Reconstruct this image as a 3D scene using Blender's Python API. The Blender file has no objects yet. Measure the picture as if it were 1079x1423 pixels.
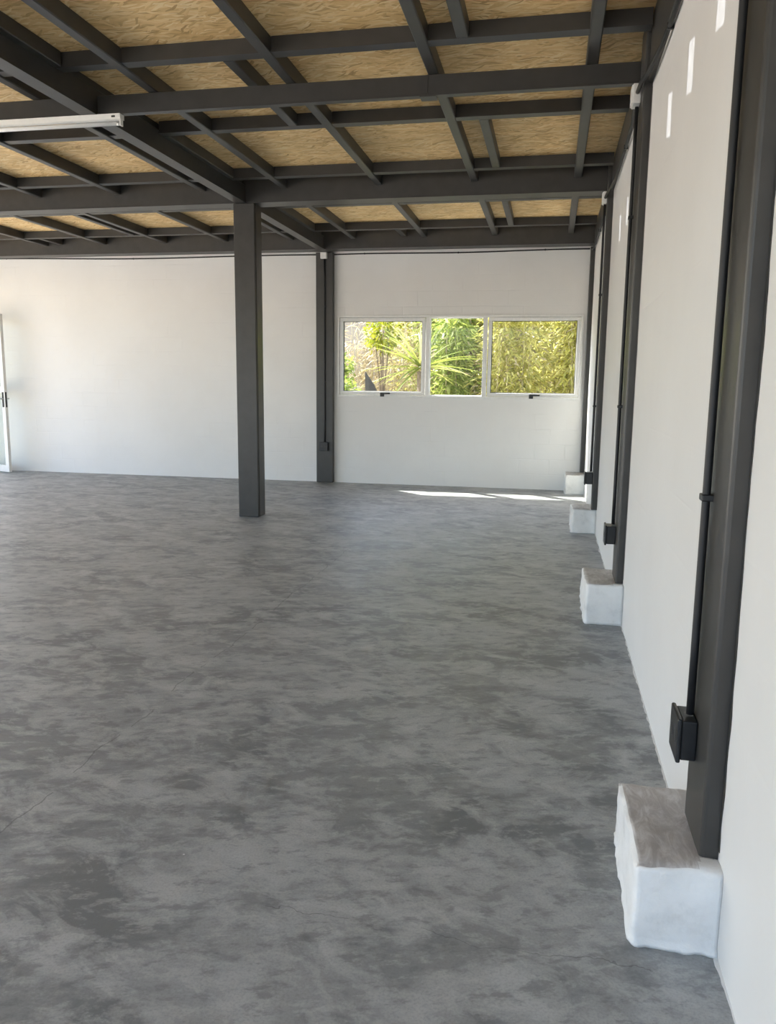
import bpy, bmesh, math, random
from mathutils import Vector, Matrix, noise
random.seed(7)
scene = bpy.context.scene
COL = scene.collection

# ------------------------------------------------------------------ camera
F_PX, YAW, PITCH, ROLL, CAM_H = 1112.59, -0.198010, 0.161001, 0.011285, 1.4
XW, YF = 0.462, 10.834                     # right wall face, far wall face
def camera():
    cy, sy, cp, sp = math.cos(YAW), math.sin(YAW), math.cos(PITCH), math.sin(PITCH)
    fwd = Vector((sy*cp, cy*cp, -sp)); right = Vector((cy, -sy, 0)); up = right.cross(fwd)
    cr, sr = math.cos(ROLL), math.sin(ROLL)
    r2 = cr*right + sr*up; u2 = -sr*right + cr*up
    cd = bpy.data.cameras.new('camera'); o = bpy.data.objects.new('camera', cd); COL.objects.link(o)
    cd.sensor_fit = 'VERTICAL'; cd.sensor_height = 36; cd.sensor_width = 36*1079/1423
    cd.lens = F_PX/1423*36; cd.clip_start = 0.02; cd.clip_end = 300
    m = Matrix((r2, u2, -fwd)).transposed().to_4x4(); m.translation = (0, 0, CAM_H)
    o.matrix_world = m
    scene.camera = o
camera()

# ------------------------------------------------------------------ world, sun, exposure
SKY_STRENGTH, SUN_STRENGTH, EXPOSURE = 0.285, 6.6, 1.98
SUN_DIR = Vector((1.2, -1.0, -2.01)).normalized()      # direction the light travels
w = bpy.data.worlds.new('sky_world'); scene.world = w; w.use_nodes = True
nt = w.node_tree; nt.nodes.clear()
sk = nt.nodes.new('ShaderNodeTexSky'); sk.sky_type = 'NISHITA'; sk.sun_disc = False
sk.sun_elevation = math.asin(-SUN_DIR.z); sk.sun_rotation = math.atan2(-SUN_DIR.x, -SUN_DIR.y)
sk.air_density = 1.0; sk.dust_density = 2.5; sk.ozone_density = 1.0
bgn = nt.nodes.new('ShaderNodeBackground'); bgn.inputs[1].default_value = SKY_STRENGTH
ow = nt.nodes.new('ShaderNodeOutputWorld')
nt.links.new(sk.outputs[0], bgn.inputs[0]); nt.links.new(bgn.outputs[0], ow.inputs[0])
sl = bpy.data.lights.new('sun', 'SUN'); sl.energy = SUN_STRENGTH; sl.angle = 0.009; sl.color = (1.0, 0.95, 0.86)
so = bpy.data.objects.new('sun', sl); COL.objects.link(so); so.location = (-8, 18, 14)
so.rotation_euler = SUN_DIR.to_track_quat('-Z', 'Y').to_euler()

scene.view_settings.view_transform = 'Standard'; scene.view_settings.look = 'None'
scene.view_settings.gamma = 1; scene.view_settings.use_curve_mapping = False
scene.view_settings.exposure = EXPOSURE

# daylight openings of the room (left side wall and back wall) and their portals
LEFT_X, BACK_Y, TOP_Z = -9.4, -3.0, 3.62
OPEN_LEFT = [(-2.7, 3.3), (3.7, 9.7)]; OPEN_BACK = [(-9.1, -4.4), (-4.0, 0.2)]; OPEN_H = 3.05
def portal(loc, rot, sx, sy):
    l = bpy.data.lights.new('portal', 'AREA'); l.shape = 'RECTANGLE'; l.size = sx; l.size_y = sy
    l.cycles.is_portal = True
    o = bpy.data.objects.new('portal', l); COL.objects.link(o); o.location = loc; o.rotation_euler = rot
for a, b in OPEN_LEFT: portal((LEFT_X-.1, (a+b)/2, OPEN_H/2), (0, -math.pi/2, 0), OPEN_H, b-a)
for a, b in OPEN_BACK: portal(((a+b)/2, BACK_Y-.1, OPEN_H/2), (math.pi/2, 0, 0), b-a, OPEN_H)
portal((-1.27, YF+.16, 1.74), (-math.pi/2, 0, 0), 3.26, 1.09)

# ------------------------------------------------------------------ helpers
def mesh_obj(name, bm, mat, parent=None, smooth=False):
    me = bpy.data.meshes.new(name); bm.to_mesh(me); bm.free()
    mats = mat if isinstance(mat, (list, tuple)) else [mat]
    for m in mats: me.materials.append(m)
    if smooth:
        for p in me.polygons: p.use_smooth = True
    o = bpy.data.objects.new(name, me); COL.objects.link(o)
    if parent is not None: o.parent = parent; o.matrix_parent_inverse = parent.matrix_basis.inverted()
    return o
def empty(name, loc=(0, 0, 0)):
    o = bpy.data.objects.new(name, None); COL.objects.link(o); o.location = loc; o.empty_display_size = .1
    return o
def tag(o, label, cat, group=None, kind=None):
    o['label'] = label
    if cat: o['category'] = cat
    if group: o['group'] = group
    if kind: o['kind'] = kind
    return o
def struct(o, label, cat):
    return tag(o, label, cat, kind='structure')
def add_box(bm, x0, x1, y0, y1, z0, z1, bevel=0.0, seg=2):
    r = bmesh.ops.create_cube(bm, size=1.0)
    vs = r['verts']
    for v in vs:
        v.co.x = x0 + (v.co.x+.5)*(x1-x0); v.co.y = y0 + (v.co.y+.5)*(y1-y0); v.co.z = z0 + (v.co.z+.5)*(z1-z0)
    if bevel > 0:
        es = list({e for v in vs for e in v.link_edges})
        bmesh.ops.bevel(bm, geom=es, offset=bevel, segments=seg, profile=.5, affect='EDGES', clamp_overlap=True)
def box(name, d, mat, parent=None, bevel=0.0, seg=2):
    bm = bmesh.new(); add_box(bm, *d, bevel=bevel, seg=seg); return mesh_obj(name, bm, mat, parent)
def add_tube(bm, pts, r, n=10, caps=True):
    pts = [Vector(p) for p in pts]; rings = []; prev = None
    for i, p in enumerate(pts):
        t = (pts[min(i+1, len(pts)-1)]-pts[max(i-1, 0)]).normalized()
        if prev is None:
            a = Vector((0, 0, 1)) if abs(t.z) < .9 else Vector((1, 0, 0))
            u = t.cross(a).normalized()
        else:
            u = (prev - t*prev.dot(t)).normalized()
        prev = u; v = t.cross(u)
        rr = r[i] if isinstance(r, (list, tuple)) else r
        rings.append([bm.verts.new(p + rr*(math.cos(2*math.pi*k/n)*u + math.sin(2*math.pi*k/n)*v)) for k in range(n)])
    for a, b in zip(rings, rings[1:]):
        for k in range(n):
            f = bm.faces.new((a[k], a[(k+1) % n], b[(k+1) % n], b[k])); f.smooth = True
    if caps:
        bm.faces.new(rings[0][::-1]); bm.faces.new(rings[-1])
def tube(name, pts, r, mat, parent=None, n=10):
    bm = bmesh.new(); add_tube(bm, pts, r, n); bmesh.ops.recalc_face_normals(bm, faces=bm.faces[:])
    return mesh_obj(name, bm, mat, parent)
def add_prism(bm, prof, axis, a, b):
    """profile of 2D points extruded along axis: 'x' -> (y,z), 'y' -> (x,z), 'z' -> (x,y)"""
    def P(p, t):
        return {'x': (t, p[0], p[1]), 'y': (p[0], t, p[1]), 'z': (p[0], p[1], t)}[axis]
    A = [bm.verts.new(P(p, a)) for p in prof]; B = [bm.verts.new(P(p, b)) for p in prof]
    n = len(prof)
    for i in range(n): bm.faces.new((A[i], A[(i+1) % n], B[(i+1) % n], B[i]))
    bm.faces.new(A[::-1]); bm.faces.new(B)
    bmesh.ops.recalc_face_normals(bm, faces=bm.faces[:])

# ------------------------------------------------------------------ materials
class NT:
    def __init__(s, name):
        s.m = bpy.data.materials.new(name); s.m.use_nodes = True; s.t = s.m.node_tree
        s.b = s.t.nodes['Principled BSDF']
    def n(s, typ, **kw):
        nd = s.t.nodes.new(typ)
        for k, v in kw.items():
            if k == 'ins':
                for i, val in v.items():
                    if hasattr(val, 'is_output'): s.t.links.new(val, nd.inputs[i])
                    else: nd.inputs[i].default_value = val
            else: setattr(nd, k, v)
        return nd
    def link(s, a, b): s.t.links.new(a, b)
    def coord(s, scale=(1, 1, 1), rot=(0, 0, 0), loc=(0, 0, 0), src='Object'):
        tc = s.n('ShaderNodeTexCoord'); mp = s.n('ShaderNodeMapping', ins={0: tc.outputs[src]})
        mp.inputs['Location'].default_value = loc; mp.inputs['Rotation'].default_value = rot; mp.inputs['Scale'].default_value = scale
        return mp.outputs[0]
    def noise(s, vec, scale, detail=4, rough=.55, dist=0.0):
        nd = s.n('ShaderNodeTexNoise'); nd.inputs['Scale'].default_value = scale; nd.inputs['Detail'].default_value = detail
        nd.inputs['Roughness'].default_value = rough; nd.inputs['Distortion'].default_value = dist; s.link(vec, nd.inputs['Vector'])
        return nd.outputs[0]
    def ramp(s, fac, stops, interp='LINEAR'):
        r = s.n('ShaderNodeValToRGB'); r.color_ramp.interpolation = interp
        el = r.color_ramp.elements
        while len(el) < len(stops): el.new(.5)
        for e, (p, c) in zip(el, stops):
            e.position = p; e.color = (c, c, c, 1) if isinstance(c, (int, float)) else (*c, 1)
        s.link(fac, r.inputs[0]); return r.outputs[0]
    def mix(s, fac, a, b, mode='MIX'):
        m = s.n('ShaderNodeMix', data_type='RGBA', blend_type=mode)
        for i, v in ((0, fac), (6, a), (7, b)):
            if hasattr(v, 'is_output'): s.link(v, m.inputs[i])
            elif isinstance(v, (int, float)): m.inputs[i].default_value = v if i == 0 else (v, v, v, 1)
            else: m.inputs[i].default_value = (*v, 1)
        return m.outputs[2]
    def math(s, op, a, b=None, c=None):
        m = s.n('ShaderNodeMath', operation=op)
        for i, v in enumerate((a, b, c)):
            if v is None: continue
            if hasattr(v, 'is_output'): s.link(v, m.inputs[i])
            else: m.inputs[i].default_value = v
        return m.outputs[0]
    def bump(s, h, strength, dist=.01, normal=None):
        b = s.n('ShaderNodeBump'); b.inputs['Strength'].default_value = strength; b.inputs['Distance'].default_value = dist
        s.link(h, b.inputs['Height'])
        if normal is not None: s.link(normal, b.inputs['Normal'])
        return b.outputs[0]
    def set(s, **kw):
        for k, v in kw.items():
            i = s.b.inputs[{'color': 'Base Color', 'rough': 'Roughness', 'normal': 'Normal', 'metal': 'Metallic', 'spec': 'Specular IOR Level'}[k]]
            if hasattr(v, 'is_output'): s.link(v, i)
            else: i.default_value = (*v, 1) if isinstance(v, tuple) else v
        return s.m

def mat_plain(name, col, rough=.5, metal=0.0, var=.15, scale=30, bump=.08):
    k = NT(name); c = k.coord(); n = k.noise(c, scale, 3)
    dark = tuple(x*(1-var) for x in col); lite = tuple(min(1, x*(1+var)) for x in col)
    return k.set(color=k.ramp(n, [(.3, dark), (.7, lite)]), rough=rough, metal=metal, normal=k.bump(n, bump, .003))

def mat_floor():
    k = NT('trowelled_concrete'); c = k.coord()
    def aniso(rot, sx, sy, loc=0.0):
        a = k.n('ShaderNodeMapping'); a.inputs['Rotation'].default_value = (0, 0, rot); a.inputs['Location'].default_value = (loc, loc*.7, 0); k.link(c, a.inputs[0])
        b = k.n('ShaderNodeMapping'); b.inputs['Scale'].default_value = (sx, sy, 1); k.link(a.outputs[0], b.inputs[0]); return b.outputs[0]
    big = k.noise(c, .5, 4, .5)
    mid = k.noise(aniso(.15, .9, 1.1), 1.7, 10, .60, .15)
    mid2 = k.noise(aniso(-.5, .85, 1.15, 7.3), 2.1, 10, .62, .2)
    fin = k.noise(aniso(.3, .8, 1.2, 3.1), 4.6, 10, .66, .5)
    fin2 = k.noise(aniso(-.3, .7, 1.4, 5.1), 13.0, 8, .7, .2)
    grit = k.noise(c, 140, 3, .6)
    base = k.mix(k.ramp(big, [(.36, 0), (.64, 1)]), (.20, .206, .208), (.28, .281, .276))
    col = k.mix(k.ramp(mid2, [(.42, .85), (.48, .4), (.53, 0)]), base, (.148, .154, .157))
    col = k.mix(k.ramp(mid, [(.49, 0), (.52, .5), (.56, .55), (.60, .95)]), col, (.365, .366, .356))
    col = k.mix(k.ramp(fin, [(.48, 0), (.525, .45), (.57, .55), (.62, .95)]), col, (.425, .425, .412))
    col = k.mix(k.ramp(fin2, [(.38, .6), (.47, 0)]), col, (.15, .153, .153))
    col = k.mix(k.ramp(fin2, [(.53, 0), (.62, .6)]), col, (.43, .428, .412))
    col = k.mix(k.ramp(grit, [(.3, .3), (.55, 0)]), col, (.13, .13, .13))
    sx = k.n('ShaderNodeSeparateXYZ', ins={0: c}); wob = k.noise(c, 2.5, 5, .6)
    def crack(axis, at, amp, wid, lo, hi):
        d = k.math('ABSOLUTE', k.math('ADD', k.math('SUBTRACT', sx.outputs[axis], at), k.math('MULTIPLY', k.math('SUBTRACT', wob, .5), amp)))
        line = k.math('LESS_THAN', d, wid)
        o = sx.outputs[1-axis]
        inside = k.math('MULTIPLY', k.math('GREATER_THAN', o, lo), k.math('LESS_THAN', o, hi))
        br = k.math('GREATER_THAN', k.noise(c, 3.7, 2), .47)
        return k.math('MULTIPLY', k.math('MULTIPLY', line, inside), br)
    cr = k.math('MAXIMUM', crack(0, -1.63, .14, .0028, 2.0, 6.5), crack(1, 1.84, .22, .0012, -.7, .3))
    col = k.mix(k.math('MULTIPLY', cr, .5), col, (.06, .06, .06))
    vor = k.n('ShaderNodeTexVoronoi'); vor.inputs['Scale'].default_value = 7.0; k.link(c, vor.inputs['Vector'])
    drop = k.math('MULTIPLY', k.math('LESS_THAN', vor.outputs['Distance'], .03), k.math('GREATER_THAN', k.noise(c, 1.3, 2), .57))
    col = k.mix(drop, col, (.62, .62, .61))
    h = k.math('ADD', k.math('MULTIPLY', fin, .6), k.math('ADD', k.math('MULTIPLY', grit, .12), k.math('MULTIPLY', cr, -.5)))
    rough = k.ramp(mid, [(.3, .40), (.7, .54)])
    col = k.mix(1.0, col, (.965, 1.0, 1.03), 'MULTIPLY')
    return k.set(color=col, rough=rough, normal=k.bump(h, .22, .01), spec=.6)

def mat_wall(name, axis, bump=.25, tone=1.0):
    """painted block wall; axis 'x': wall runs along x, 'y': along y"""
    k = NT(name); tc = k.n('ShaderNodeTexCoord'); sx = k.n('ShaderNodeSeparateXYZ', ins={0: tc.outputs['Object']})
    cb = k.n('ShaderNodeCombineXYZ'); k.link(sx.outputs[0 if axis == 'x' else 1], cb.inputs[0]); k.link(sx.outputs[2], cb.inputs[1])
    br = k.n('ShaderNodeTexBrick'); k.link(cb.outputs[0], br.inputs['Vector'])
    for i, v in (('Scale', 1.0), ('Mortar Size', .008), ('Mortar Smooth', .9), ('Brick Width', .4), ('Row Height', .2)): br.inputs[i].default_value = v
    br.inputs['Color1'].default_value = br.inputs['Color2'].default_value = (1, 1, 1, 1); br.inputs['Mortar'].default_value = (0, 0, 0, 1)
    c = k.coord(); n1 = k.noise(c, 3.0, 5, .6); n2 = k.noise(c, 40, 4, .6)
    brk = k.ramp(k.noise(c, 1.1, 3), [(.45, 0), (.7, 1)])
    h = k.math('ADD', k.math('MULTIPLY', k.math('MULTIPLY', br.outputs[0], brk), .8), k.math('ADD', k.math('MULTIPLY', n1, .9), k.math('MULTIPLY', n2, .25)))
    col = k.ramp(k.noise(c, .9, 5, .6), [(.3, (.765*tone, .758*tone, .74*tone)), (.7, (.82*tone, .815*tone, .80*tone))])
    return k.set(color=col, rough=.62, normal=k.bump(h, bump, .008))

def mat_osb():
    k = NT('oriented_strand_board')
    tc = k.n('ShaderNodeTexCoord'); geo = k.n('ShaderNodeObjectInfo')
    off = k.n('ShaderNodeVectorMath', operation='ADD'); k.link(tc.outputs['Object'], off.inputs[0])
    sc = k.n('ShaderNodeVectorMath', operation='SCALE'); sc.inputs[0].default_value = (13, 7, 0); k.link(geo.outputs['Random'], sc.inputs['Scale']); k.link(sc.outputs[0], off.inputs[1])
    wn = k.n('ShaderNodeTexNoise'); wn.inputs['Scale'].default_value = 5; wn.inputs['Detail'].default_value = 2; k.link(off.outputs[0], wn.inputs['Vector'])
    wv = k.n('ShaderNodeVectorMath', operation='MULTIPLY_ADD'); k.link(wn.outputs[1], wv.inputs[0]); wv.inputs[1].default_value = (.12, .12, 0); k.link(off.outputs[0], wv.inputs[2])
    cols = []; hs = []
    for rot, sc2 in ((.08, (9, 78, 1)), (-.3, (10, 70, 1)), (.6, (11, 64, 1))):
        mp = k.n('ShaderNodeMapping'); k.link(wv.outputs[0], mp.inputs[0]); mp.inputs['Rotation'].default_value = (0, 0, rot)
        m2 = k.n('ShaderNodeMapping'); k.link(mp.outputs[0], m2.inputs[0]); m2.inputs['Scale'].default_value = sc2
        vo = k.n('ShaderNodeTexVoronoi', voronoi_dimensions='2D'); vo.inputs['Scale'].default_value = 1; k.link(m2.outputs[0], vo.inputs['Vector'])
        s3 = k.n('ShaderNodeSeparateColor'); k.link(vo.outputs['Color'], s3.inputs[0])
        gr = k.n('ShaderNodeTexNoise'); gr.inputs['Scale'].default_value = 2.5; gr.inputs['Detail'].default_value = 3; k.link(m2.outputs[0], gr.inputs['Vector'])
        v = k.math('ADD', k.math('MULTIPLY', s3.outputs[0], .75), k.math('MULTIPLY', gr.outputs[0], .3))
        cols.append(k.ramp(v, [(.08, (.42, .24, .085)), (.32, (.74, .49, .21)), (.65, (.85, .60, .28)), (.95, (.93, .74, .43))])); hs.append(s3.outputs[1])
    c1 = k.mix(k.math('GREATER_THAN', hs[1], .55), cols[0], cols[1])
    c2 = k.mix(k.math('GREATER_THAN', hs[2], .74), c1, cols[2])
    tone = k.ramp(k.noise(tc.outputs['Object'], 2.0, 3), [(.3, .84), (.7, 1.06)])
    c3 = k.mix(1.0, c2, tone, 'MULTIPLY')
    return k.set(color=c3, rough=.7, normal=k.bump(k.math('ADD', hs[0], hs[2]), .25, .003))

def mat_plinth():
    k = NT('whitewashed_mortar'); c = k.coord(); n1 = k.noise(c, 9, 6, .65); n2 = k.noise(c, 60, 4, .6)
    col = k.ramp(n1, [(.28, (.60, .60, .59)), (.45, (.72, .72, .71)), (.7, (.78, .78, .77))])
    return k.set(color=col, rough=.6, normal=k.bump(k.math('ADD', n1, k.math('MULTIPLY', n2, .3)), .5, .012))
def mat_plinth_top():
    k = NT('scuffed_dusty_whitewash'); c = k.coord((1, .35, 1), (0, 0, .5)); n1 = k.noise(c, 22, 7, .7, 1.0); n2 = k.noise(k.coord(), 6, 4, .6)
    col = k.mix(k.ramp(n1, [(.45, 0), (.62, 1)]), (.40, .375, .36), (.60, .585, .575))
    col = k.mix(k.ramp(n2, [(.5, 0), (.75, .6)]), col, (.72, .71, .70))
    return k.set(color=col, rough=.5, normal=k.bump(n1, .35, .006))

def mat_glass():
    m = bpy.data.materials.new('window_glass'); m.use_nodes = True; t = m.node_tree; t.nodes.clear()
    o = t.nodes.new('ShaderNodeOutputMaterial'); mx = t.nodes.new('ShaderNodeMixShader'); tr = t.nodes.new('ShaderNodeBsdfTransparent'); gl = t.nodes.new('ShaderNodeBsdfGlossy')
    tr.inputs[0].default_value = (.94, .96, .95, 1); gl.inputs['Roughness'].default_value = .02
    lw = t.nodes.new('ShaderNodeLayerWeight'); lw.inputs[0].default_value = .5
    p5 = t.nodes.new('ShaderNodeMath'); p5.operation = 'POWER'; p5.inputs[1].default_value = 4; t.links.new(lw.outputs['Facing'], p5.inputs[0])
    ma = t.nodes.new('ShaderNodeMath'); ma.operation = 'MULTIPLY_ADD'; ma.inputs[1].default_value = .5; ma.inputs[2].default_value = .012; t.links.new(p5.outputs[0], ma.inputs[0])
    fr = ma
    t.links.new(fr.outputs[0], mx.inputs[0]); t.links.new(tr.outputs[0], mx.inputs[1]); t.links.new(gl.outputs[0], mx.inputs[2]); t.links.new(mx.outputs[0], o.inputs[0])
    return m

def mat_leaf(name, c0, c1, c2, trans=.5):
    m = bpy.data.materials.new(name); m.use_nodes = True; t = m.node_tree; t.nodes.clear()
    N = t.nodes.new
    o = N('ShaderNodeOutputMaterial'); mx = N('ShaderNodeMixShader'); df = N('ShaderNodeBsdfPrincipled'); tl = N('ShaderNodeBsdfTranslucent')
    at = N('ShaderNodeAttribute'); at.attribute_name = 'tint'; rp = N('ShaderNodeValToRGB')
    el = rp.color_ramp.elements; el.new(.5)
    for e, (p, c) in zip(el, ((0, c0), (.5, c1), (1, c2))): e.position = p; e.color = (*c, 1)
    t.links.new(at.outputs['Fac'], rp.inputs[0]); t.links.new(rp.outputs[0], df.inputs['Base Color']); t.links.new(rp.outputs[0], tl.inputs[0])
    df.inputs['Roughness'].default_value = .45
    mx.inputs[0].default_value = trans
    t.links.new(df.outputs[0], mx.inputs[1]); t.links.new(tl.outputs[0], mx.inputs[2]); t.links.new(mx.outputs[0], o.inputs[0])
    return m

FLOOR = mat_floor(); WALLX = mat_wall('white_block_wall_paint', 'x', .42); WALLY = mat_wall('dimmed_white_wall_paint', 'y', .15, .86)  # side walls: same white paint, darkened in colour to imitate duller light
OSB = mat_osb(); PLINTH = mat_plinth(); PLTOP = mat_plinth_top(); GLASS = mat_glass()
STEEL = mat_plain('charcoal_steel_paint', (.039, .0375, .035), .40, var=.14, scale=9, bump=.06)
BLACK = mat_plain('black_plastic', (.010, .011, .013), .38, var=.2, bump=.03)
CONDUIT = mat_plain('black_conduit_plastic', (.010, .0105, .012), .55, var=.2, bump=.02)
WHITEPL = mat_plain('white_plastic', (.70, .70, .67), .4, var=.05, bump=.02)
FRAME = mat_plain('white_powder_coat', (.80, .80, .78), .38, var=.04, bump=.02)
SEAL = mat_plain('dark_rubber_seal', (.03, .03, .03), .6)
ENAMEL = mat_plain('white_enamel', (.80, .79, .75), .35, var=.03, bump=.01)
TUBEGL = mat_plain('frosted_lamp_glass', (.85, .85, .83), .25, var=.02, bump=.01)
METAL = mat_plain('brushed_metal', (.45, .45, .44), .35, metal=.9, var=.1)
GROUND = mat_plain('pale_gravel_ground', (.45, .405, .335), .9, var=.25, scale=3, bump=.4)
OUTWALL = mat_plain('beige_render', (.27, .225, .18), .9, var=.12, scale=2, bump=.2)
DARKWEDGE = mat_plain('plain_dark_surface', (.016, .016, .015), .8, var=.3, scale=12)
CULM = mat_plain('dry_cane', (.42, .36, .20), .5, var=.3, scale=6)
BARK = mat_plain('brown_bark', (.14, .105, .07), .85, var=.35, scale=14, bump=.4)
L_BAMBOO = mat_leaf('bamboo_leaf', (.28, .28, .06), (.50, .47, .12), (.68, .62, .26), .62)
L_GREEN = mat_leaf('broad_green_leaf', (.12, .18, .03), (.28, .34, .07), (.48, .52, .17), .62)
L_YEL = mat_leaf('yellow_green_leaf', (.12, .15, .01), (.22, .24, .015), (.32, .31, .03))
L_DRY = mat_leaf('dry_straw_leaf', (.20, .155, .085), (.34, .27, .15), (.48, .41, .25), .4)
L_PALM = mat_leaf('palm_leaf', (.12, .16, .03), (.24, .27, .05), (.38, .37, .12))

# ------------------------------------------------------------------ room shell
T = .18
fl = box('floor', (LEFT_X-T, XW+T, BACK_Y-T, YF+T, -.12, 0), FLOOR)
struct(fl, 'grey patchy trowelled concrete floor with hairline cracks', 'floor')

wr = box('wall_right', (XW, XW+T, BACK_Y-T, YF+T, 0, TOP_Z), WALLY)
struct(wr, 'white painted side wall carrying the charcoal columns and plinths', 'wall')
# far wall with window hole and door hole
WX0, WX1, WZ0, WZ1 = -2.905, .368, 1.192, 2.288
DX0, DX1, DZ1 = -9.3, -8.62, 2.36
bm = bmesh.new()
y0, y1 = YF, YF+T
for d in ((DX1, WX0, 0, TOP_Z), (WX1, XW, 0, TOP_Z), (WX0, WX1, 0, WZ0), (WX0, WX1, WZ1, TOP_Z), (DX0, DX1, DZ1, TOP_Z), (LEFT_X, DX0, 0, TOP_Z)):
    add_box(bm, d[0], d[1], y0, y1, d[2], d[3])
wf = mesh_obj('wall_far', bm, WALLX); struct(wf, 'white painted block wall with the three-light window', 'wall')
bm = bmesh.new(); ys = BACK_Y
for a, b in OPEN_LEFT:
    add_box(bm, LEFT_X-T, LEFT_X, ys, a, 0, TOP_Z); add_box(bm, LEFT_X-T, LEFT_X, a, b, OPEN_H, TOP_Z); ys = b
add_box(bm, LEFT_X-T, LEFT_X, ys, YF+T, 0, TOP_Z)
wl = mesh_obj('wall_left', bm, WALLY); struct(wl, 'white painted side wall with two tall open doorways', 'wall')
bm = bmesh.new(); xs = LEFT_X-T
for a, b in OPEN_BACK:
    add_box(bm, xs, a, BACK_Y-T, BACK_Y, 0, TOP_Z); add_box(bm, a, b, BACK_Y-T, BACK_Y, OPEN_H, TOP_Z); xs = b
add_box(bm, xs, XW, BACK_Y-T, BACK_Y, 0, TOP_Z)
wb = mesh_obj('wall_back', bm, WALLX); struct(wb, 'white painted wall with open doorways behind the viewer', 'wall')

# ragged paint line where wall meets floor
def ragged(name, along, a, b, base, depth, mat, parent, sign, z=.0015, step=.02, seed=0):
    bm = bmesh.new(); n = int((b-a)/step); prev = None
    for i in range(n+1):
        t = a+(b-a)*i/n
        d = depth*max(.06, .5+.9*noise.noise(Vector((t*5+seed, seed, 0)))+.5*noise.noise(Vector((t*23, seed, 4))))
        if along == 'y': p = [(base, t, z), (base+sign*d, t, z), (base+sign*d, t, 0), (base, t, 0)]
        else: p = [(t, base, z), (t, base+sign*d, z), (t, base+sign*d, 0), (t, base, 0)]
        cur = [bm.verts.new(q) for q in p[:3]]
        if prev:
            bm.faces.new((prev[0], prev[1], cur[1], cur[0])); bm.faces.new((prev[1], prev[2], cur[2], cur[1]))
        prev = cur
    bmesh.ops.recalc_face_normals(bm, faces=bm.faces[:])
    return mesh_obj(name, bm, mat, parent)
ragged('paint_edge', 'y', -1.0, 10.8, XW, .012, PLINTH, wr, -1, seed=3)
ragged('paint_edge', 'x', -8.6, .4, YF, .015, PLINTH, wf, -1, seed=8)

# ------------------------------------------------------------------ mezzanine ceiling: boards, joists, noggins
DECK = 3.33; BEAM_Z = 3.11; J_Z = 3.23; N_Z = 3.24
ceil = box('ceiling', (LEFT_X, XW, BACK_Y, YF, DECK+.022, DECK+.12), OSB)
struct(ceil, 'mezzanine underside of strand boards on charcoal steel joists', 'ceiling')
NY = [-3.0, -1.86, -.55, .75, 2.05, 3.37, 4.68, 5.98, 7.36, 8.60, 9.97]     # noggin lines = board joints
rows = NY + [YF]
for r in range(len(rows)-1):
    ya, yb = rows[r]+.025, rows[r+1]+.025
    if r == 0: ya = BACK_Y
    if r == len(rows)-2: yb = YF
    off = -.555 if r % 2 == 1 else -1.94
    xs = sorted([x for k in range(-2, 6) for x in [off-2.44*k+0] if LEFT_X+.2 < x < XW-.1])
    xs = [LEFT_X]+xs+[XW]
    for xa, xb in zip(xs, xs[1:]):
        box('osb_panel', (xa+.0015, xb-.0015, ya+.0015, yb-.0015, DECK, DECK+.018), OSB, ceil)
JX = [.15, -.78, -1.68, -2.61, -3.45, -4.37, -5.25, -6.15, -7.05, -7.95, -8.8]; JW = .034
B2A, B2B = 7.76, 7.97
B3A, B3B = 10.52, 10.74
M_C, M_W = -3.06, .055
def joist(x, a, b):
    # rolled rectangular tube with rounded corners
    return box('joist', (x-JW, x+JW, a, b, J_Z, DECK-.001), STEEL, ceil, bevel=.006, seg=1)
for x in JX:
    joist(x, BACK_Y+.002, B2A-.002); joist(x, B2B+.002, B3A-.002)
def noggin(x0, x1, y):
    # lipped channel: web plus bottom lip, as its light lower edge shows
    bm = bmesh.new()
    add_prism(bm, [(y, DECK-.001), (y, N_Z+.008), (y-.012, N_Z+.008), (y-.012, N_Z), (y+.07, N_Z), (y+.07, N_Z+.008), (y+.008, N_Z+.008), (y+.008, DECK-.001)], 'x', x0, x1)
    return mesh_obj('noggin', bm, STEEL, ceil)
edges = sorted([(x-JW, x+JW) for x in JX]+[(M_C-M_W, M_C+M_W)])
spans = []; cur = LEFT_X
for a, b in edges: spans.append((cur, a)); cur = b
spans.append((cur, XW-.03))
for y in NY[1:]:
    for a, b in spans:
        if b-a > .05: noggin(a, b, y)
def shortnog(x, a, b):
    return box('noggin', (x-.034, x+.034, a, b, N_Z, DECK-.001), STEEL, ceil, bevel=.005, seg=1)
for i in range(1, len(NY)):
    a = NY[i]+.072; b = (NY[i+1] if i+1 < len(NY) else B3A)-.014
    if a < B2A < b: b = B2A-.003
    off = -.555 if i % 2 == 1 else -1.94
    if b-a < .45: continue
    for x in (off, off-2.44, off-4.88):
        if all(abs(x-j) > .08 for j in JX): shortnog(x, a, b)

# ------------------------------------------------------------------ steel beams
def boxbeam(name, d, label, lip='', bevel=.006):
    o = box(name, d, STEEL, None, bevel=bevel, seg=2); tag(o, label, 'beam'); return o
EB = .022  # edge beam depth off the wall
XE = XW-EB-.001
def cross(y0, y1, z1, xa, xb, label):
    e = empty('steel_beam', ((xa+xb)/2, (y0+y1)/2, BEAM_Z)); tag(e, label, 'beam')
    box('web', (xa, xb, y0+.004, y1-.004, BEAM_Z+.008, z1), STEEL, e, bevel=.003, seg=1)
    box('bottom_flange', (xa, xb, y0, y1, BEAM_Z, BEAM_Z+.008), STEEL, e)
    return e
ML, MR = M_C-M_W-.001, M_C+M_W+.001
B1A, B1B = 5.115, 5.167
b1 = cross(B1A, B1B, J_Z-.002, MR, XE, 'slim charcoal crossbeam above the second plinth, joists passing over it')
box('splice_plate', (-.815, -.812, B1A-.002, B1B, BEAM_Z-.004, J_Z-.004), STEEL, b1)
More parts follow.
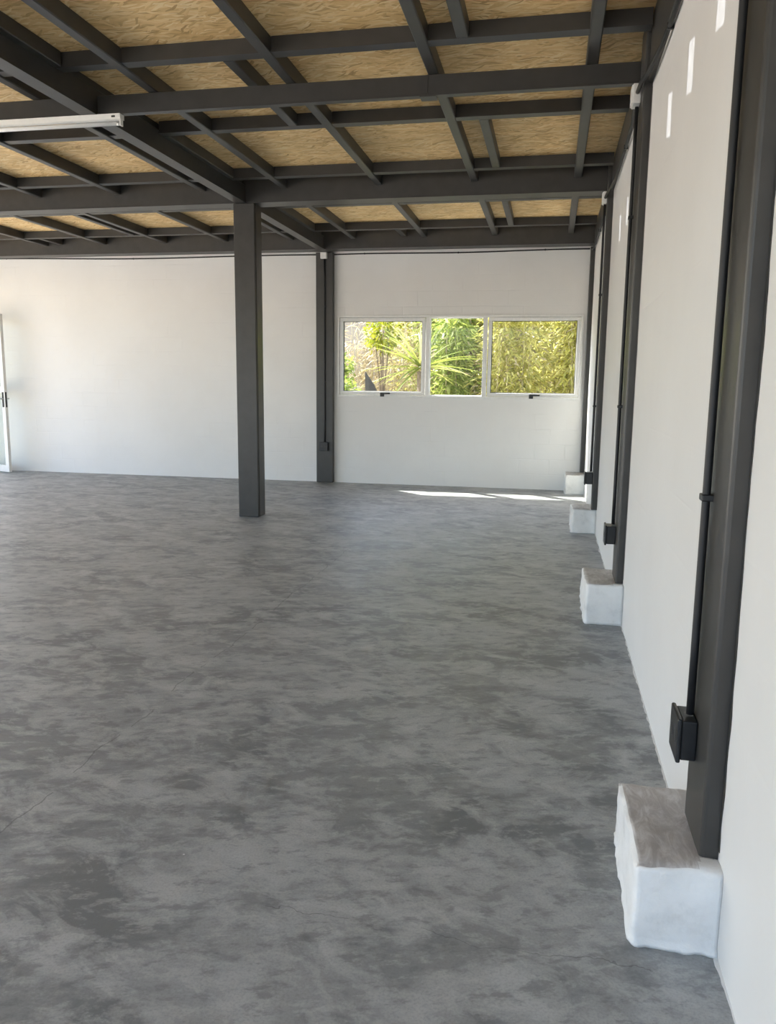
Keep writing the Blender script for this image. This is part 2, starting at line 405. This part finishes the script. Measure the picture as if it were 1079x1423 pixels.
box('splice_plate', (-.86, -.76, B1A-.002, B1B+.03, BEAM_Z-.006, BEAM_Z), STEEL, b1)
cross(B1A, B1B, J_Z-.002, LEFT_X, ML, 'slim charcoal crossbeam holding the white tube light')
cross(2.30, 2.35, J_Z-.002, MR, XE, 'slim charcoal crossbeam above the largest plinth')
cross(2.30, 2.35, J_Z-.002, LEFT_X, ML, 'slim charcoal crossbeam overhead between the deep spine beam and side wall')
cross(B2A, B2B, DECK-.001, LEFT_X, XE, 'deep charcoal crossbeam resting on the free-standing column')
cross(B3A, B3B, DECK-.001, LEFT_X, XE, 'deep charcoal crossbeam along the window wall')
def spine(y0, y1, label, xc=M_C):
    e = empty('steel_beam', (xc, (y0+y1)/2, BEAM_Z)); tag(e, label, 'beam')
    w_ = M_W
    box('bottom_flange', (xc-w_, xc+w_, y0, y1, BEAM_Z, BEAM_Z+.008), STEEL, e)
    box('web', (xc-w_+.006, xc+w_-.006, y0, y1, BEAM_Z+.008, 3.268), STEEL, e)
    box('top_flange', (xc-w_, xc+w_, y0, y1, 3.268, 3.276), STEEL, e)
    box('packer', (xc-.022, xc+.022, y0, y1, 3.276, DECK-.001), STEEL, e)
spine(BACK_Y+.002, B2A-.002, 'deep charcoal spine beam running up to the free-standing column')
spine(B2B+.002, B3A-.002, 'deep charcoal spine beam between free-standing column and window wall')

# ------------------------------------------------------------------ columns
def wavy_strip(parent, y, z0, z1, seed, amp=.022, side=-1):
    """painted-over ragged edge on the wall beside a column"""
    bm = bmesh.new(); n = 90; prev = None
    for i in range(n+1):
        z = z0+(z1-z0)*i/n
        d = .006+amp*max(0, .45+.8*noise.noise(Vector((z*2.3, seed, 1)))+.35*noise.noise(Vector((z*11, seed, 2))))
        cur = [bm.verts.new(p) for p in ((XW-.002, y, z), (XW-.002, y+side*d, z), (XW, y+side*d, z))]
        if prev:
            bm.faces.new((prev[0], prev[1], cur[1], cur[0])); bm.faces.new((prev[1], prev[2], cur[2], cur[1]))
        prev = cur
    bmesh.ops.recalc_face_normals(bm, faces=bm.faces[:])
    return mesh_obj('paint_edge', bm, STEEL, parent)
def wall_column(y0, y1, xf, z0, z1, label, seed):
    e = empty('steel_column', (XW-.02, (y0+y1)/2, z0)); tag(e, label, 'column')
    bm = bmesh.new(); r = .012
    prof = [(XW-.0005, y0)]+[(xf+r-r*math.sin(a), y0+r-r*math.cos(a)) for a in (0, .4, .8, 1.2, 1.5708)]
    prof += [(xf+r-r*math.cos(a), y1-r+r*math.sin(a)) for a in (0, .4, .8, 1.2, 1.5708)]+[(XW-.0005, y1)]
    add_prism(bm, prof, 'z', z0, z1); mesh_obj('shaft', bm, STEEL, e)
    wavy_strip(e, y0+.002, z0+.03, z1-.35, seed); wavy_strip(e, y1-.002, z0+.03, z1-.35, seed+5, side=1)
    return e
TOPC = DECK-.001
C1 = wall_column(1.985, 2.225, .417, .215, TOPC, 'charcoal wall column rising from the largest plinth', 1)
C2 = wall_column(4.80, 5.06, .417, .235, TOPC, 'charcoal wall column rising from the second plinth', 2)
C3 = wall_column(7.66, 7.755, .408, .235, TOPC, 'charcoal wall column standing behind the third plinth', 3)
C4 = wall_column(10.755, YF-.001, .405, .258, BEAM_Z-.001, 'slim charcoal column in the room corner beside the window', 4)
# far wall column
fc = empty('steel_column', (-3.07, YF-.04, 0)); tag(fc, 'charcoal column against the window wall, beside the long plain stretch', 'column')
box('shaft', (-3.19, -2.95, YF-.075, YF-.0005, 0, BEAM_Z-.001), STEEL, fc, bevel=.008, seg=2)
# free-standing column: two channels with a recessed seam
cc = empty('steel_column', (-3.03, 7.86, 0)); tag(cc, 'free-standing charcoal square column in the middle of the floor', 'column')
box('front_channel', (-3.142, -2.925, 7.762, 7.782, 0, BEAM_Z-.001), STEEL, cc, bevel=.006, seg=2)
box('seam', (-3.128, -2.938, 7.782, 7.800, 0, BEAM_Z-.001), STEEL, cc)
box('rear_channel', (-3.142, -2.925, 7.800, 7.962, 0, BEAM_Z-.001), STEEL, cc, bevel=.006, seg=2)
# edge beams between wall columns
for a, b, zb, lab in ((BACK_Y, 1.984, 3.0, 'charcoal edge beam along side wall before the first column'),
                  (2.226, 4.799, 3.0, 'charcoal edge beam on side wall between first and second columns'),
                  (5.061, 7.659, 3.09, 'charcoal edge beam on side wall between second and third columns'),
                  (7.756, B3A-.002, 3.09, 'charcoal edge beam on side wall between third column and window wall')):
    o = box('edge_beam', (XW-EB, XW-.0005, a, b, zb, DECK-.001), STEEL, None, bevel=.003, seg=1); tag(o, lab, 'beam')

# ------------------------------------------------------------------ plinths
def plinth(x0, y0, y1, zf, zb, label, seed, detail=14, amp=.008):
    bm = bmesh.new()
    bmesh.ops.create_cube(bm, size=1.0)
    bmesh.ops.subdivide_edges(bm, edges=bm.edges[:], cuts=detail, use_grid_fill=True)
    for f in bm.faces:
        m = f.calc_center_median(); f.material_index = 1 if (m.z > .499 and m.x > -.47 and m.y > -.48 and not (m.x > .22 and m.y < -.36+.1*noise.noise(Vector((m.x*9, seed, 0))))) else 0
    for v in bm.verts:
        u, s, t = v.co.x+.5, v.co.y+.5, v.co.z+.5
        ztop = zf+(zb-zf)*s
        x = x0+u*(XW-.0005-x0); y = y0+s*(y1-y0); z = t*ztop
        # round the free edges
        p = Vector((x, y, z)); n1 = noise.noise(p*9+Vector((seed, 0, 0))); n2 = noise.noise(p*28+Vector((0, seed, 0)))
        d = amp*n1+amp*.4*n2
        if u < .001: x += d
        if s < .001: y += d
        if s > .999: y += d
        if t > .999: z += d*.7
        if u < .001 and t > .999: x += .007; z -= .005
        if s < .001 and t > .999: y += .006; z -= .005
        if s > .999 and t > .999: y -= .006; z -= .005
        if u < .001 and s < .001: x += .007; y += .005
        if t < .001: z = 0.0
        if t < .05 and (u < .001 or s < .001):
            x -= (.004+.010*abs(n2))*(u < .001); y -= (.003+.008*abs(n2))*(s < .001)
        v.co = (x, y, z)
    for f in bm.faces:
        f.smooth = True
    bm.normal_update()
    o = mesh_obj('concrete_plinth', bm, [PLINTH, PLTOP])
    tag(o, label, 'plinth')
    return o
PL1 = plinth(.255, 1.915, 2.42, .225, .185, 'largest whitewashed concrete plinth at the foot of a column', 2.0, 22)
PL2 = plinth(.245, 4.72, 5.36, .24, .20, 'second whitewashed plinth, between the largest one and the third', 5.0)
PL3 = plinth(.235, 7.71, 8.20, .235, .215, 'third whitewashed plinth, before the sunlit floor strip', 8.0)
PL4 = plinth(.215, 10.45, YF-.001, .25, .255, 'small whitewashed plinth in the corner below the window', 11.0)
# ------------------------------------------------------------------ conduits, sockets, junction boxes
def socket(x_face, y0, z0, label, facing='-x', w_=.125, h=.122, dep=.052):
    """x_face is the surface the box is fixed to"""
    if facing == '-x':
        e = empty('wall_socket', (x_face, y0+w_/2, z0)); tag(e, label, 'socket')
        box('back_box', (x_face-dep+.012, x_face-.0005, y0+.006, y0+w_-.006, z0+.006, z0+h-.006), BLACK, e, bevel=.004)
        cov = box('cover_plate', (x_face-dep, x_face-dep+.012, y0, y0+w_, z0, z0+h), BLACK, e, bevel=.004)
        for k in (0, 1):
            yc = y0+w_*(.3+.4*k)
            tube('socket_hole', [(x_face-dep-.0005, yc, z0+h*.5), (x_face-dep+.004, yc, z0+h*.5)], .017, SEAL, cov, 14)
    else:
        e = empty('wall_socket', (y0, x_face, z0)); tag(e, label, 'socket')
        box('back_box', (y0-w_/2+.006, y0+w_/2-.006, x_face-dep+.012, x_face-.0005, z0+.006, z0+h-.006), BLACK, e, bevel=.004)
        cov = box('cover_plate', (y0-w_/2, y0+w_/2, x_face-dep, x_face-dep+.012, z0, z0+h), BLACK, e, bevel=.004)
        for k in (0, 1):
            xc = y0+w_*(-.2+.4*k)
            tube('socket_hole', [(xc, x_face-dep-.0005, z0+h*.5), (xc, x_face-dep+.004, z0+h*.5)], .017, SEAL, cov, 14)
    return e
socket(.417, 2.115, .405, 'black socket box on the column above the largest plinth')
socket(.417, 4.94, .435, 'black socket box on the column above the second plinth', dep=.065)
socket(.408, 7.70-.045, .47, 'black socket box on the column behind the third plinth', w_=.10, dep=.075)
socket(YF-.075, -3.075, .445, 'black socket box low on the column against the window wall', '-y', dep=.05)

def conduit(pts, r, label, clamps=(), axis='-x'):
    o = empty('conduit_pipe', pts[0]); tag(o, label, 'conduit')
    tube('pipe', pts, r, CONDUIT, o, 12)
    for (x, y, z) in clamps:
        if axis == '-x': box('clamp', (x-r-.003, x+r+.008, y-r-.004, y+r+.016, z-.009, z+.009), BLACK, o, bevel=.003)
        elif axis == 'y': box('clamp', (x-r-.003, x+r+.004, y-.009, y+.009, z-r-.003, z+r+.003), BLACK, o, bevel=.003)
        elif axis == '-y': box('clamp', (x-r-.003, x+r+.003, y-r-.003, y+r+.006, z-.009, z+.009), BLACK, o, bevel=.003)
    return o
R_ = .0105
def rise(x, y, z0, z1, xt=None, n=12):
    xt = x if xt is None else xt
    return [(x+(xt-x)*i/n, y, z0+(z1-z0)*i/n) for i in range(n+1)]
conduit(rise(.402, 2.165, .527, 2.98), R_, 'vertical black conduit on the column above the largest plinth', [(.402, 2.165, 1.115)])
conduit(rise(.402, 5.0, .557, 2.945), R_, 'vertical black conduit on the column above the second plinth', [(.402, 5.0, 1.27), (.402, 5.0, 2.35)])
conduit(rise(.392, 7.705, .592, 2.98), R_, 'vertical black conduit on the column behind the third plinth', [(.392, 7.705, 1.2), (.392, 7.705, 2.2)])
conduit(rise(-3.065, YF-.088, .567, 3.02), .011, 'vertical black conduit on the column against the window wall', [(-3.065, YF-.088, 1.4), (-3.065, YF-.088, 2.4)], '-y')
def jbox(x0, x1, y0, y1, z0, z1, label):
    e = empty('junction_box', ((x0+x1)/2, (y0+y1)/2, z0)); tag(e, label, 'junction box')
    box('body', (x0, x1, y0, y1, z0, z1), WHITEPL, e, bevel=.006)
    if y1-y0 > x1-x0: lid = box('lid', (x0-.006, x0+.001, y0+.006, y1-.006, z0+.006, z1-.006), WHITEPL, e, bevel=.003)
    else: lid = box('lid', (x0+.006, x1-.006, y0-.006, y0+.001, z0+.006, z1-.006), WHITEPL, e, bevel=.003)
jbox(.372, .4165, 4.93, 5.04, 2.945, 3.05, 'white junction box at the top of the column above the second plinth')
jbox(.372, .4075, 7.665, 7.75, 2.98, 3.085, 'white junction box at the top of the column behind the third plinth')
jbox(-3.115, -3.025, YF-.118, YF-.0755, 3.02, 3.105, 'white junction box at the top of the column against the window wall')
def run(pts, label, cl):
    return conduit(pts, .0115, label, cl, 'y')
run([(.445, -2.5+.4*i, 2.965) for i in range(17)]+[(.435, 4.2, 2.965), (.415, 4.55, 2.975), (.398, 4.75, 2.99), (.396, 4.925, 3.0)],
    'black conduit along side wall top, leading to the column above second plinth', [(.445, y, 2.965) for y in (-1, .5, 2, 3.1, 4.0)])
run([(.398, 5.045, 3.0), (.405, 5.2, 3.01), (.43, 5.6, 3.04), (.44, 6.2, 3.055), (.44, 6.9, 3.06), (.42, 7.3, 3.05), (.398, 7.55, 3.035), (.392, 7.66, 3.03)],
    'black conduit along side wall top between the second and third columns', [(.44, 6.2, 3.055)])
run([(.392, 7.755, 3.03), (.41, 8.0, 3.04), (.44, 8.5, 3.055), (.44, 9.4, 3.06), (.44, 10.2, 3.06), (.43, 10.6, 3.06), (.425, 10.74, 3.07)],
    'black conduit along side wall top between third column and the corner', [(.44, 8.5, 3.055), (.44, 9.4, 3.06)])
# cable under the far beam
def farcable(x0, x1, z0, z1, sag, label):
    pts = []
    for i in range(25):
        s = i/24; pts.append((x0+(x1-x0)*s, YF-.010, z0+(z1-z0)*s-sag*math.sin(math.pi*s)**2+.004*math.sin(9*s)))
    o = empty('cable', pts[0]); tag(o, label, 'cable'); tube('sheath', pts, .0085, CONDUIT, o, 8)
    for s in (3, 12, 20): p = pts[s]; box('clip', (p[0]-.008, p[0]+.008, YF-.02, YF-.0005, p[2]-.011, p[2]+.011), BLACK, o, bevel=.003)
farcable(-8.6, -3.192, 3.125, 3.085, .018, 'thin black cable under the far beam above the plain wall')
farcable(-2.948, .40, 3.085, 3.09, .006, 'thin black cable under the far beam above the window')

# ------------------------------------------------------------------ window
win = empty('window_1', ((WX0+WX1)/2, YF+.05, WZ0)); struct(win, 'white aluminium window with two top-hung sashes and a fixed middle light', 'window')
YG = YF+.055                                                  # glass plane
def frame_ring(name, x0, x1, z0, z1, w_, ya, yb, mat, parent, bev=.004):
    bm = bmesh.new()
    add_box(bm, x0, x1, ya, yb, z0, z0+w_, bev); add_box(bm, x0, x1, ya, yb, z1-w_, z1, bev)
    add_box(bm, x0, x0+w_, ya, yb, z0+w_, z1-w_, bev); add_box(bm, x1-w_, x1, ya, yb, z0+w_, z1-w_, bev)
    return mesh_obj(name, bm, mat, parent)
lights = [(-2.905, -1.665, True), (-1.665, -.885, False), (-.885, .368, True)]
frame_ring('outer_frame', WX0, WX1, WZ0, WZ1, .032, YF-.014, YF+.09, FRAME, win)
for xm in (-1.655, -.893):
    box('mullion', (xm-.026, xm+.026, YF-.012, YF+.09, WZ0+.032, WZ1-.032), FRAME, win, bevel=.004)
def pane(x0, x1, z0, z1, parent):
    return box('pane', (x0, x1, YG-.002, YG+.002, z0, z1), GLASS, parent)
for x0, x1, op in lights:
    a = x0+(.032 if x0 == WX0 else .020); b = x1-(.032 if x1 == WX1 else .020); z0, z1 = WZ0+.032, WZ1-.032
    if x0 != WX0: a += .012
    if x1 != WX1: b -= .004
    if op:
        s = frame_ring('sash', a+.003, b-.003, z0+.003, z1-.003, .044, YF-.006, YF+.075, FRAME, win, .006)
        pane(a+.045, b-.045, z0+.045, z1-.045, s)
        g = frame_ring('glazing_bead', a+.046, b-.046, z0+.046, z1-.046, .009, YF+.02, YG-.0025, SEAL, s, .001)
        xc = a+(b-a)*(.515 if x0 == WX0 else .5)
        h = empty('handle', (xc, YF-.01, z0+.02)); h.parent = win; h.matrix_parent_inverse = win.matrix_basis.inverted()
        box('handle_base', (xc-.035, xc+.02, YF-.03, YF-.006, z0-.022, z0+.03), BLACK, h, bevel=.004)
        box('handle_lever', (xc-.03, xc+.105, YF-.05, YF-.03, z0+.012, z0+.036), BLACK, h, bevel=.005)
        box('stay', (xc+.06, b-.2, YF-.016, YF-.008, z0-.012, z0+.004), FRAME, h, bevel=.002)
    else:
        pane(a+.001, b-.001, z0+.001, z1-.001, win)
        frame_ring('glazing_bead', a+.001, b-.001, z0+.001, z1-.001, .012, YF+.03, YG-.0025, FRAME, win, .001)
# rendered reveal / outer sill
box('outer_sill', (WX0, WX1, YF+.095, YF+T+.03, WZ0-.03, WZ0-.002), FRAME, win, bevel=.004)

# ------------------------------------------------------------------ open door leaf by the far wall
def door():
    hinge = Vector((-8.66, YF-.03, 0)); W_, H_, TH = .86, 2.31, .045
    free = Vector((-7.885, 10.53, 0)); ang = math.atan2(free.y-hinge.y, free.x-hinge.x)
    e = empty('door_1', hinge); struct(e, 'open white framed glass door standing ajar against the wall', 'door')
    e.rotation_euler = (0, 0, ang)
    def part(name, d, mat, parent=e, bevel=.003):
        bm = bmesh.new(); add_box(bm, *d, bevel=bevel); o = mesh_obj(name, bm, mat); o.parent = parent; return o
    s = .075; zb = .012
    part('hinge_stile', (0, s, -TH/2, TH/2, zb, H_), FRAME); part('lock_stile', (W_-s, W_, -TH/2, TH/2, zb, H_), FRAME)
    part('bottom_rail', (s, W_-s, -TH/2, TH/2, zb, zb+.10), FRAME); part('top_rail', (s, W_-s, -TH/2, TH/2, H_-s, H_), FRAME)
    part('middle_rail', (s, W_-s, -TH/2, TH/2, 1.18, 1.27), FRAME)
    part('pane', (s, W_-s, -.003, .003, zb+.10, 1.18), GLASS, bevel=0); part('pane', (s, W_-s, -.003, .003, 1.27, H_-s), GLASS, bevel=0)
    for sg in (-1, 1):
        pl = part('lock_plate', (W_-.06, W_-.02, sg*TH/2-.004, sg*TH/2+.004, .97, 1.19), BLACK)
        y = sg*(TH/2+.045)
        part('lever_handle', (W_-.15, W_-.03, y-.008, y+.008, 1.085, 1.103), METAL, pl, .004)
        part('handle_neck', (W_-.046, W_-.03, min(y, sg*TH/2), max(y, sg*TH/2), 1.086, 1.102), METAL, pl, .003)
    for z in (.25, 1.15, 2.05): part('hinge', (-.014, .004, -TH/2-.012, -TH/2+.006, z-.05, z+.05), METAL)
    part('edge_lock', (W_, W_+.002, -.012, .012, .97, 1.19), BLACK, bevel=0)
door()

# ------------------------------------------------------------------ tube light under the slim beam
lf = empty('tube_light', (-3.6, 5.14, 3.04)); tag(lf, 'white bare batten tube light fixed under the slim crossbeam', 'light fixture')
LX0, LX1, LYc = -4.36, -2.835, 5.125
bm = bmesh.new(); add_prism(bm, [(LYc-.028, 3.108), (LYc-.024, 3.078), (LYc-.012, 3.072), (LYc+.012, 3.072), (LYc+.024, 3.078), (LYc+.028, 3.108)], 'x', LX0, LX1)
mesh_obj('batten', bm, ENAMEL, lf)
for x in (LX0, LX1-.012):
    h_ = box('lamp_holder', (x, x+.012, LYc-.016, LYc+.016, 3.036, 3.074), ENAMEL, lf, bevel=.003)
tube('lamp_tube', [(LX0+.012, LYc, 3.053), (LX1-.012, LYc, 3.053)], .013, TUBEGL, lf, 12)
for x in (LX0+.012, LX1-.034): tube('tube_cap', [(x, LYc, 3.053), (x+.022, LYc, 3.053)], .0136, METAL, lf, 12)
box('end_cap', (LX1-.0005, LX1+.002, LYc-.026, LYc+.026, 3.076, 3.107), ENAMEL, lf, bevel=.001)
box('cable_knockout', (LX1-.06, LX1-.035, LYc-.0285, LYc-.024, 3.086, 3.096), SEAL, lf)

# ------------------------------------------------------------------ outside
g = box('ground', (-60, 60, -50, 60, -.5, -.14), GROUND); struct(g, 'pale gravelly ground outside the building', 'ground')
def put_tint(me, vals):
    a = me.attributes.new('tint', 'FLOAT', 'FACE')
    a.data.foreach_set('value', vals)
def leaves_mesh(name, specs, mat, parent):
    """specs: (base, direction, length, width, tint, droop)"""
    V, Fc, tn = [], [], []
    for b, d, ln, wd, t, dr in specs:
        d = d.normalized(); a = Vector((random.uniform(-1, 1), random.uniform(-1, 1), random.uniform(-1, 1)))
        s = d.cross(a).normalized(); nrm = d.cross(s)
        i = len(V); mid = b+d*ln*.4; tip = b+d*ln+Vector((0, 0, -dr*ln))
        mid2 = b+d*ln*.72+Vector((0, 0, -dr*ln*.4))
        V += [b, mid+s*wd*.5+nrm*wd*.1, mid-s*wd*.5+nrm*wd*.1, mid2+s*wd*.38, mid2-s*wd*.38, tip]
        Fc += [(i, i+1, i+2), (i+1, i+3, i+4, i+2), (i+3, i+5, i+4)]; tn += [t]*3
    me = bpy.data.meshes.new(name); me.from_pydata(V, [], Fc); me.update(); put_tint(me, tn); me.materials.append(mat)
    o = bpy.data.objects.new(name, me); COL.objects.link(o); o.parent = parent; o.matrix_parent_inverse = parent.matrix_basis.inverted(); o['kind'] = 'stuff'
    return o
def rdir(up=0.0):
    while True:
        v = Vector((random.uniform(-1, 1), random.uniform(-1, 1), random.uniform(-1, 1)))
        if .05 < v.length < 1: v.normalize(); v.z += up; return v.normalized()
def bamboo(x, y, h, n_c, n_l, mat, spread, label, tint=(0, 1), ll=(.10, .2), lw=.022, base_z=-.14, dry=.08):
    e = empty('bamboo_clump', (x, y, base_z)); tag(e, label, 'plant', 'bamboo clumps outside the window')
    specs, dsp = [], []
    for c in range(n_c):
        a = random.uniform(0, 6.28); r = spread*math.sqrt(random.random())
        bx, by = x+r*math.cos(a), y+.6*r*math.sin(a); hh = h*random.uniform(.72, 1.08)
        lean = Vector((random.uniform(-.09, .09), random.uniform(-.05, .05), 0)); pts = []
        for i in range(7):
            s = i/6; pts.append(Vector((bx, by, base_z+hh*s))+lean*hh*s*s)
        tube('culm', pts, [.012-.009*i/6 for i in range(7)], CULM, e, 5)
        for k in range(n_l//n_c):
            s = random.uniform(.08, 1.0); i = min(5, int(s*6)); p = pts[i].lerp(pts[i+1], s*6-i)
            out = rdir(.1); p2 = p+Vector((out.x, out.y, out.z*.5))*random.uniform(.02, .32)
            d = Vector((out.x, out.y, random.uniform(-.9, .5)))
            sp = (p2, d, random.uniform(*ll), lw*random.uniform(.7, 1.2), random.uniform(*tint), random.uniform(0, .35))
            (dsp if random.random() < dry else specs).append(sp)
    leaves_mesh('foliage', specs, mat, e)
    if dsp: leaves_mesh('dry_foliage', dsp, L_DRY, e)
    return e
YLAB = 'yellow-green leafy bamboo clump seen through the corner window sash'
for i, (x, y) in enumerate(((-.75, 13.6), (.2, 13.7), (1.15, 13.6), (2.1, 13.7))):
    bamboo(x, y, 3.6, 16, 5600, L_BAMBOO, .42, YLAB, ll=(.10, .22), lw=.028)
GLAB = 'mid-green broad-leaved bamboo clump seen through the middle window light'
for x, y in ((-1.65, 13.9), (-2.0, 14.9)):
    bamboo(x, y, 3.3, 12, 4200, L_GREEN, .4, GLAB, ll=(.10, .19), lw=.032, dry=.03)
DLAB = 'dry straw-coloured cane clump seen through the sash beside the wall column'
for x, y in ((-2.6, 13.8), (-3.45, 14.3)):
    bamboo(x, y, 2.75, 12, 2000, L_DRY, .4, DLAB, ll=(.14, .3), lw=.016)
for x, y in ((-2.35, 15.9), (-1.0, 15.6), (.35, 15.7), (1.7, 15.6), (3.0, 15.7)):
    bamboo(x, y, 3.9, 12, 4500, L_BAMBOO, .62, 'tall yellow-green bamboo clump in the back row outside the window', tint=(.1, .9), ll=(.18, .32), lw=.055)
# spiky palm
def palm(x, y, zc, label):
    e = empty('spiky_palm', (x, y, -.14)); tag(e, label, 'plant')
    tube('trunk', [(x, y, -.14), (x+.02, y, .5), (x-.01, y+.02, zc-.05)], [.09, .075, .06], BARK, e, 8)
    for k in range(46):
        a = random.uniform(0, 6.28); el = random.uniform(-.35, 1.35); ln = random.uniform(.75, 1.15)
        d = Vector((math.cos(a)*math.cos(el), math.sin(a)*math.cos(el), math.sin(el))); s = d.cross(Vector((0, 0, 1)))
        s = s.normalized() if s.length > .05 else Vector((1, 0, 0))
        b = Vector((x, y, zc)); V, Fc = [], []
        for i in range(6):
            q = i/5; wd = .024*(1-q**2)+.002; p = b+d*(.04+ln*q)+Vector((0, 0, -.22*ln*q*q)); up_ = s.cross(d)*wd*.5
            V += [p+s*wd+up_, p, p-s*wd+up_]
        for i in range(5):
            j = i*3; Fc += [(j, j+3, j+4, j+1), (j+1, j+4, j+5, j+2)]
        me = bpy.data.meshes.new('leaf'); me.from_pydata(V, [], Fc); me.update(); put_tint(me, [random.random()]*len(Fc)); me.materials.append(L_PALM)
        o = bpy.data.objects.new('leaf', me); COL.objects.link(o); o.parent = e; o.matrix_parent_inverse = e.matrix_basis.inverted()
palm(-2.05, 12.75, 1.62, 'spiky palm with radiating sword leaves just outside the window')
# bright bush and shade plants to the left
def bush(x, y, z, r, n, mat, label, name='leafy_bush', tint=(0, 1), ll=(.06, .12), lw=.045):
    e = empty(name, (x, y, -.14)); tag(e, label, 'plant')
    for k in range(5):
        t = rdir(.8); tube('stem', [(x, y, -.14), (x+.05*t.x, y+.05*t.y, z*.6), Vector((x, y, z))+t*r*.6], [.02, .015, .006], BARK, e, 5)
    sp = []
    for i in range(n):
        d = rdir(); p = Vector((x, y, z))+Vector((d.x*r, d.y*r, d.z*r*1.1))*random.uniform(.35, 1)
        sp.append((p, (d+rdir()*.8), random.uniform(*ll), lw*random.uniform(.7, 1.2), random.uniform(*tint), random.uniform(0, .4)))
    leaves_mesh('foliage', sp, mat, e)
bush(-2.78, 13.25, 2.2, .30, 520, L_YEL, 'bright yellow-green bush glowing behind the sash beside the wall column')
bush(-3.45, 12.9, 1.15, .34, 620, L_GREEN, 'low dark green bush beside the dark pointed shape outside the window', tint=(0, .4))
bush(-3.7, 13.6, 1.6, .36, 620, L_GREEN, 'taller dark green bush before the beige boundary wall', tint=(0, .5))
# dark triangular flat shape standing for an unidentified dark form among the canes
bm = bmesh.new(); add_prism(bm, [(-2.89, 1.56), (-2.87, -.14), (-2.4, -.14), (-2.5, .85), (-2.75, 1.36)], 'y', 12.44, 12.48)
db = mesh_obj('dark_wedge', bm, DARKWEDGE); tag(db, 'dark pointed shape standing before the dry canes outside the window', 'shape')
bw = empty('boundary_wall', (-6.2, 17.5, -.14)); tag(bw, 'beige rendered boundary wall outside beyond the dry canes', 'wall')
box('wall_panel', (-9.5, -2.7, 17.4, 17.6, -.14, 3.2), OUTWALL, bw, bevel=.01); box('coping', (-9.55, -2.65, 17.35, 17.65, 3.2, 3.27), OUTWALL, bw, bevel=.01)

# ------------------------------------------------------------------ bright side-wall patches: added masked spot lamps stand in for reflected sun
def glint_light():
    l = bpy.data.lights.new('added_glint_spot', 'SPOT'); l.energy = 1000; l.spot_size = math.radians(2.4); l.spot_blend = 0.0
    l.shadow_soft_size = .004; l.color = (.92, .95, 1.0); l.use_nodes = True; t = l.node_tree
    em = t.nodes['Emission']; tc = t.nodes.new('ShaderNodeTexCoord'); sp = t.nodes.new('ShaderNodeSeparateXYZ'); t.links.new(tc.outputs['Normal'], sp.inputs[0])
    def M(op, a, b=None):
        m = t.nodes.new('ShaderNodeMath'); m.operation = op
        for i, v in enumerate((a, b)):
            if v is None: continue
            if hasattr(v, 'is_output'): t.links.new(v, m.inputs[i])
            else: m.inputs[i].default_value = v
        return m.outputs[0]
    u = M('DIVIDE', sp.outputs[0], sp.outputs[2]); v = M('DIVIDE', sp.outputs[1], sp.outputs[2])
    # lozenge: |u + a v| < w and |v + b u| < h
    c1 = M('LESS_THAN', M('ABSOLUTE', M('ADD', u, M('MULTIPLY', v, .05))), .0062)
    c2 = M('LESS_THAN', M('ABSOLUTE', M('ADD', v, M('MULTIPLY', u, .25))), .0088)
    ns = t.nodes.new('ShaderNodeTexNoise'); mp = t.nodes.new('ShaderNodeMapping'); mp.inputs['Scale'].default_value = (1100, 200, 1)
    cb = t.nodes.new('ShaderNodeCombineXYZ'); t.links.new(u, cb.inputs[0]); t.links.new(v, cb.inputs[1]); t.links.new(cb.outputs[0], mp.inputs[0]); t.links.new(mp.outputs[0], ns.inputs['Vector'])
    ns.inputs['Scale'].default_value = 1.0; ns.inputs['Detail'].default_value = 3
    st = M('MULTIPLY', M('MAXIMUM', M('SUBTRACT', ns.outputs[0], .33), 0), 5.0)
    t.links.new(M('MULTIPLY', M('MULTIPLY', c1, c2), st), em.inputs['Strength'])
    return l
GL = glint_light()
src = Vector((-9.9, 5.2, .9))
for y in (2.84, 3.415, 3.985, 6.05, 6.665):
    o = bpy.data.objects.new('added_glint_spot', GL); COL.objects.link(o); o.location = src + Vector((0, (y-3)*.12, 0))
    o.rotation_euler = (Vector((XW, y, 2.59))-o.location).to_track_quat('-Z', 'Y').to_euler()
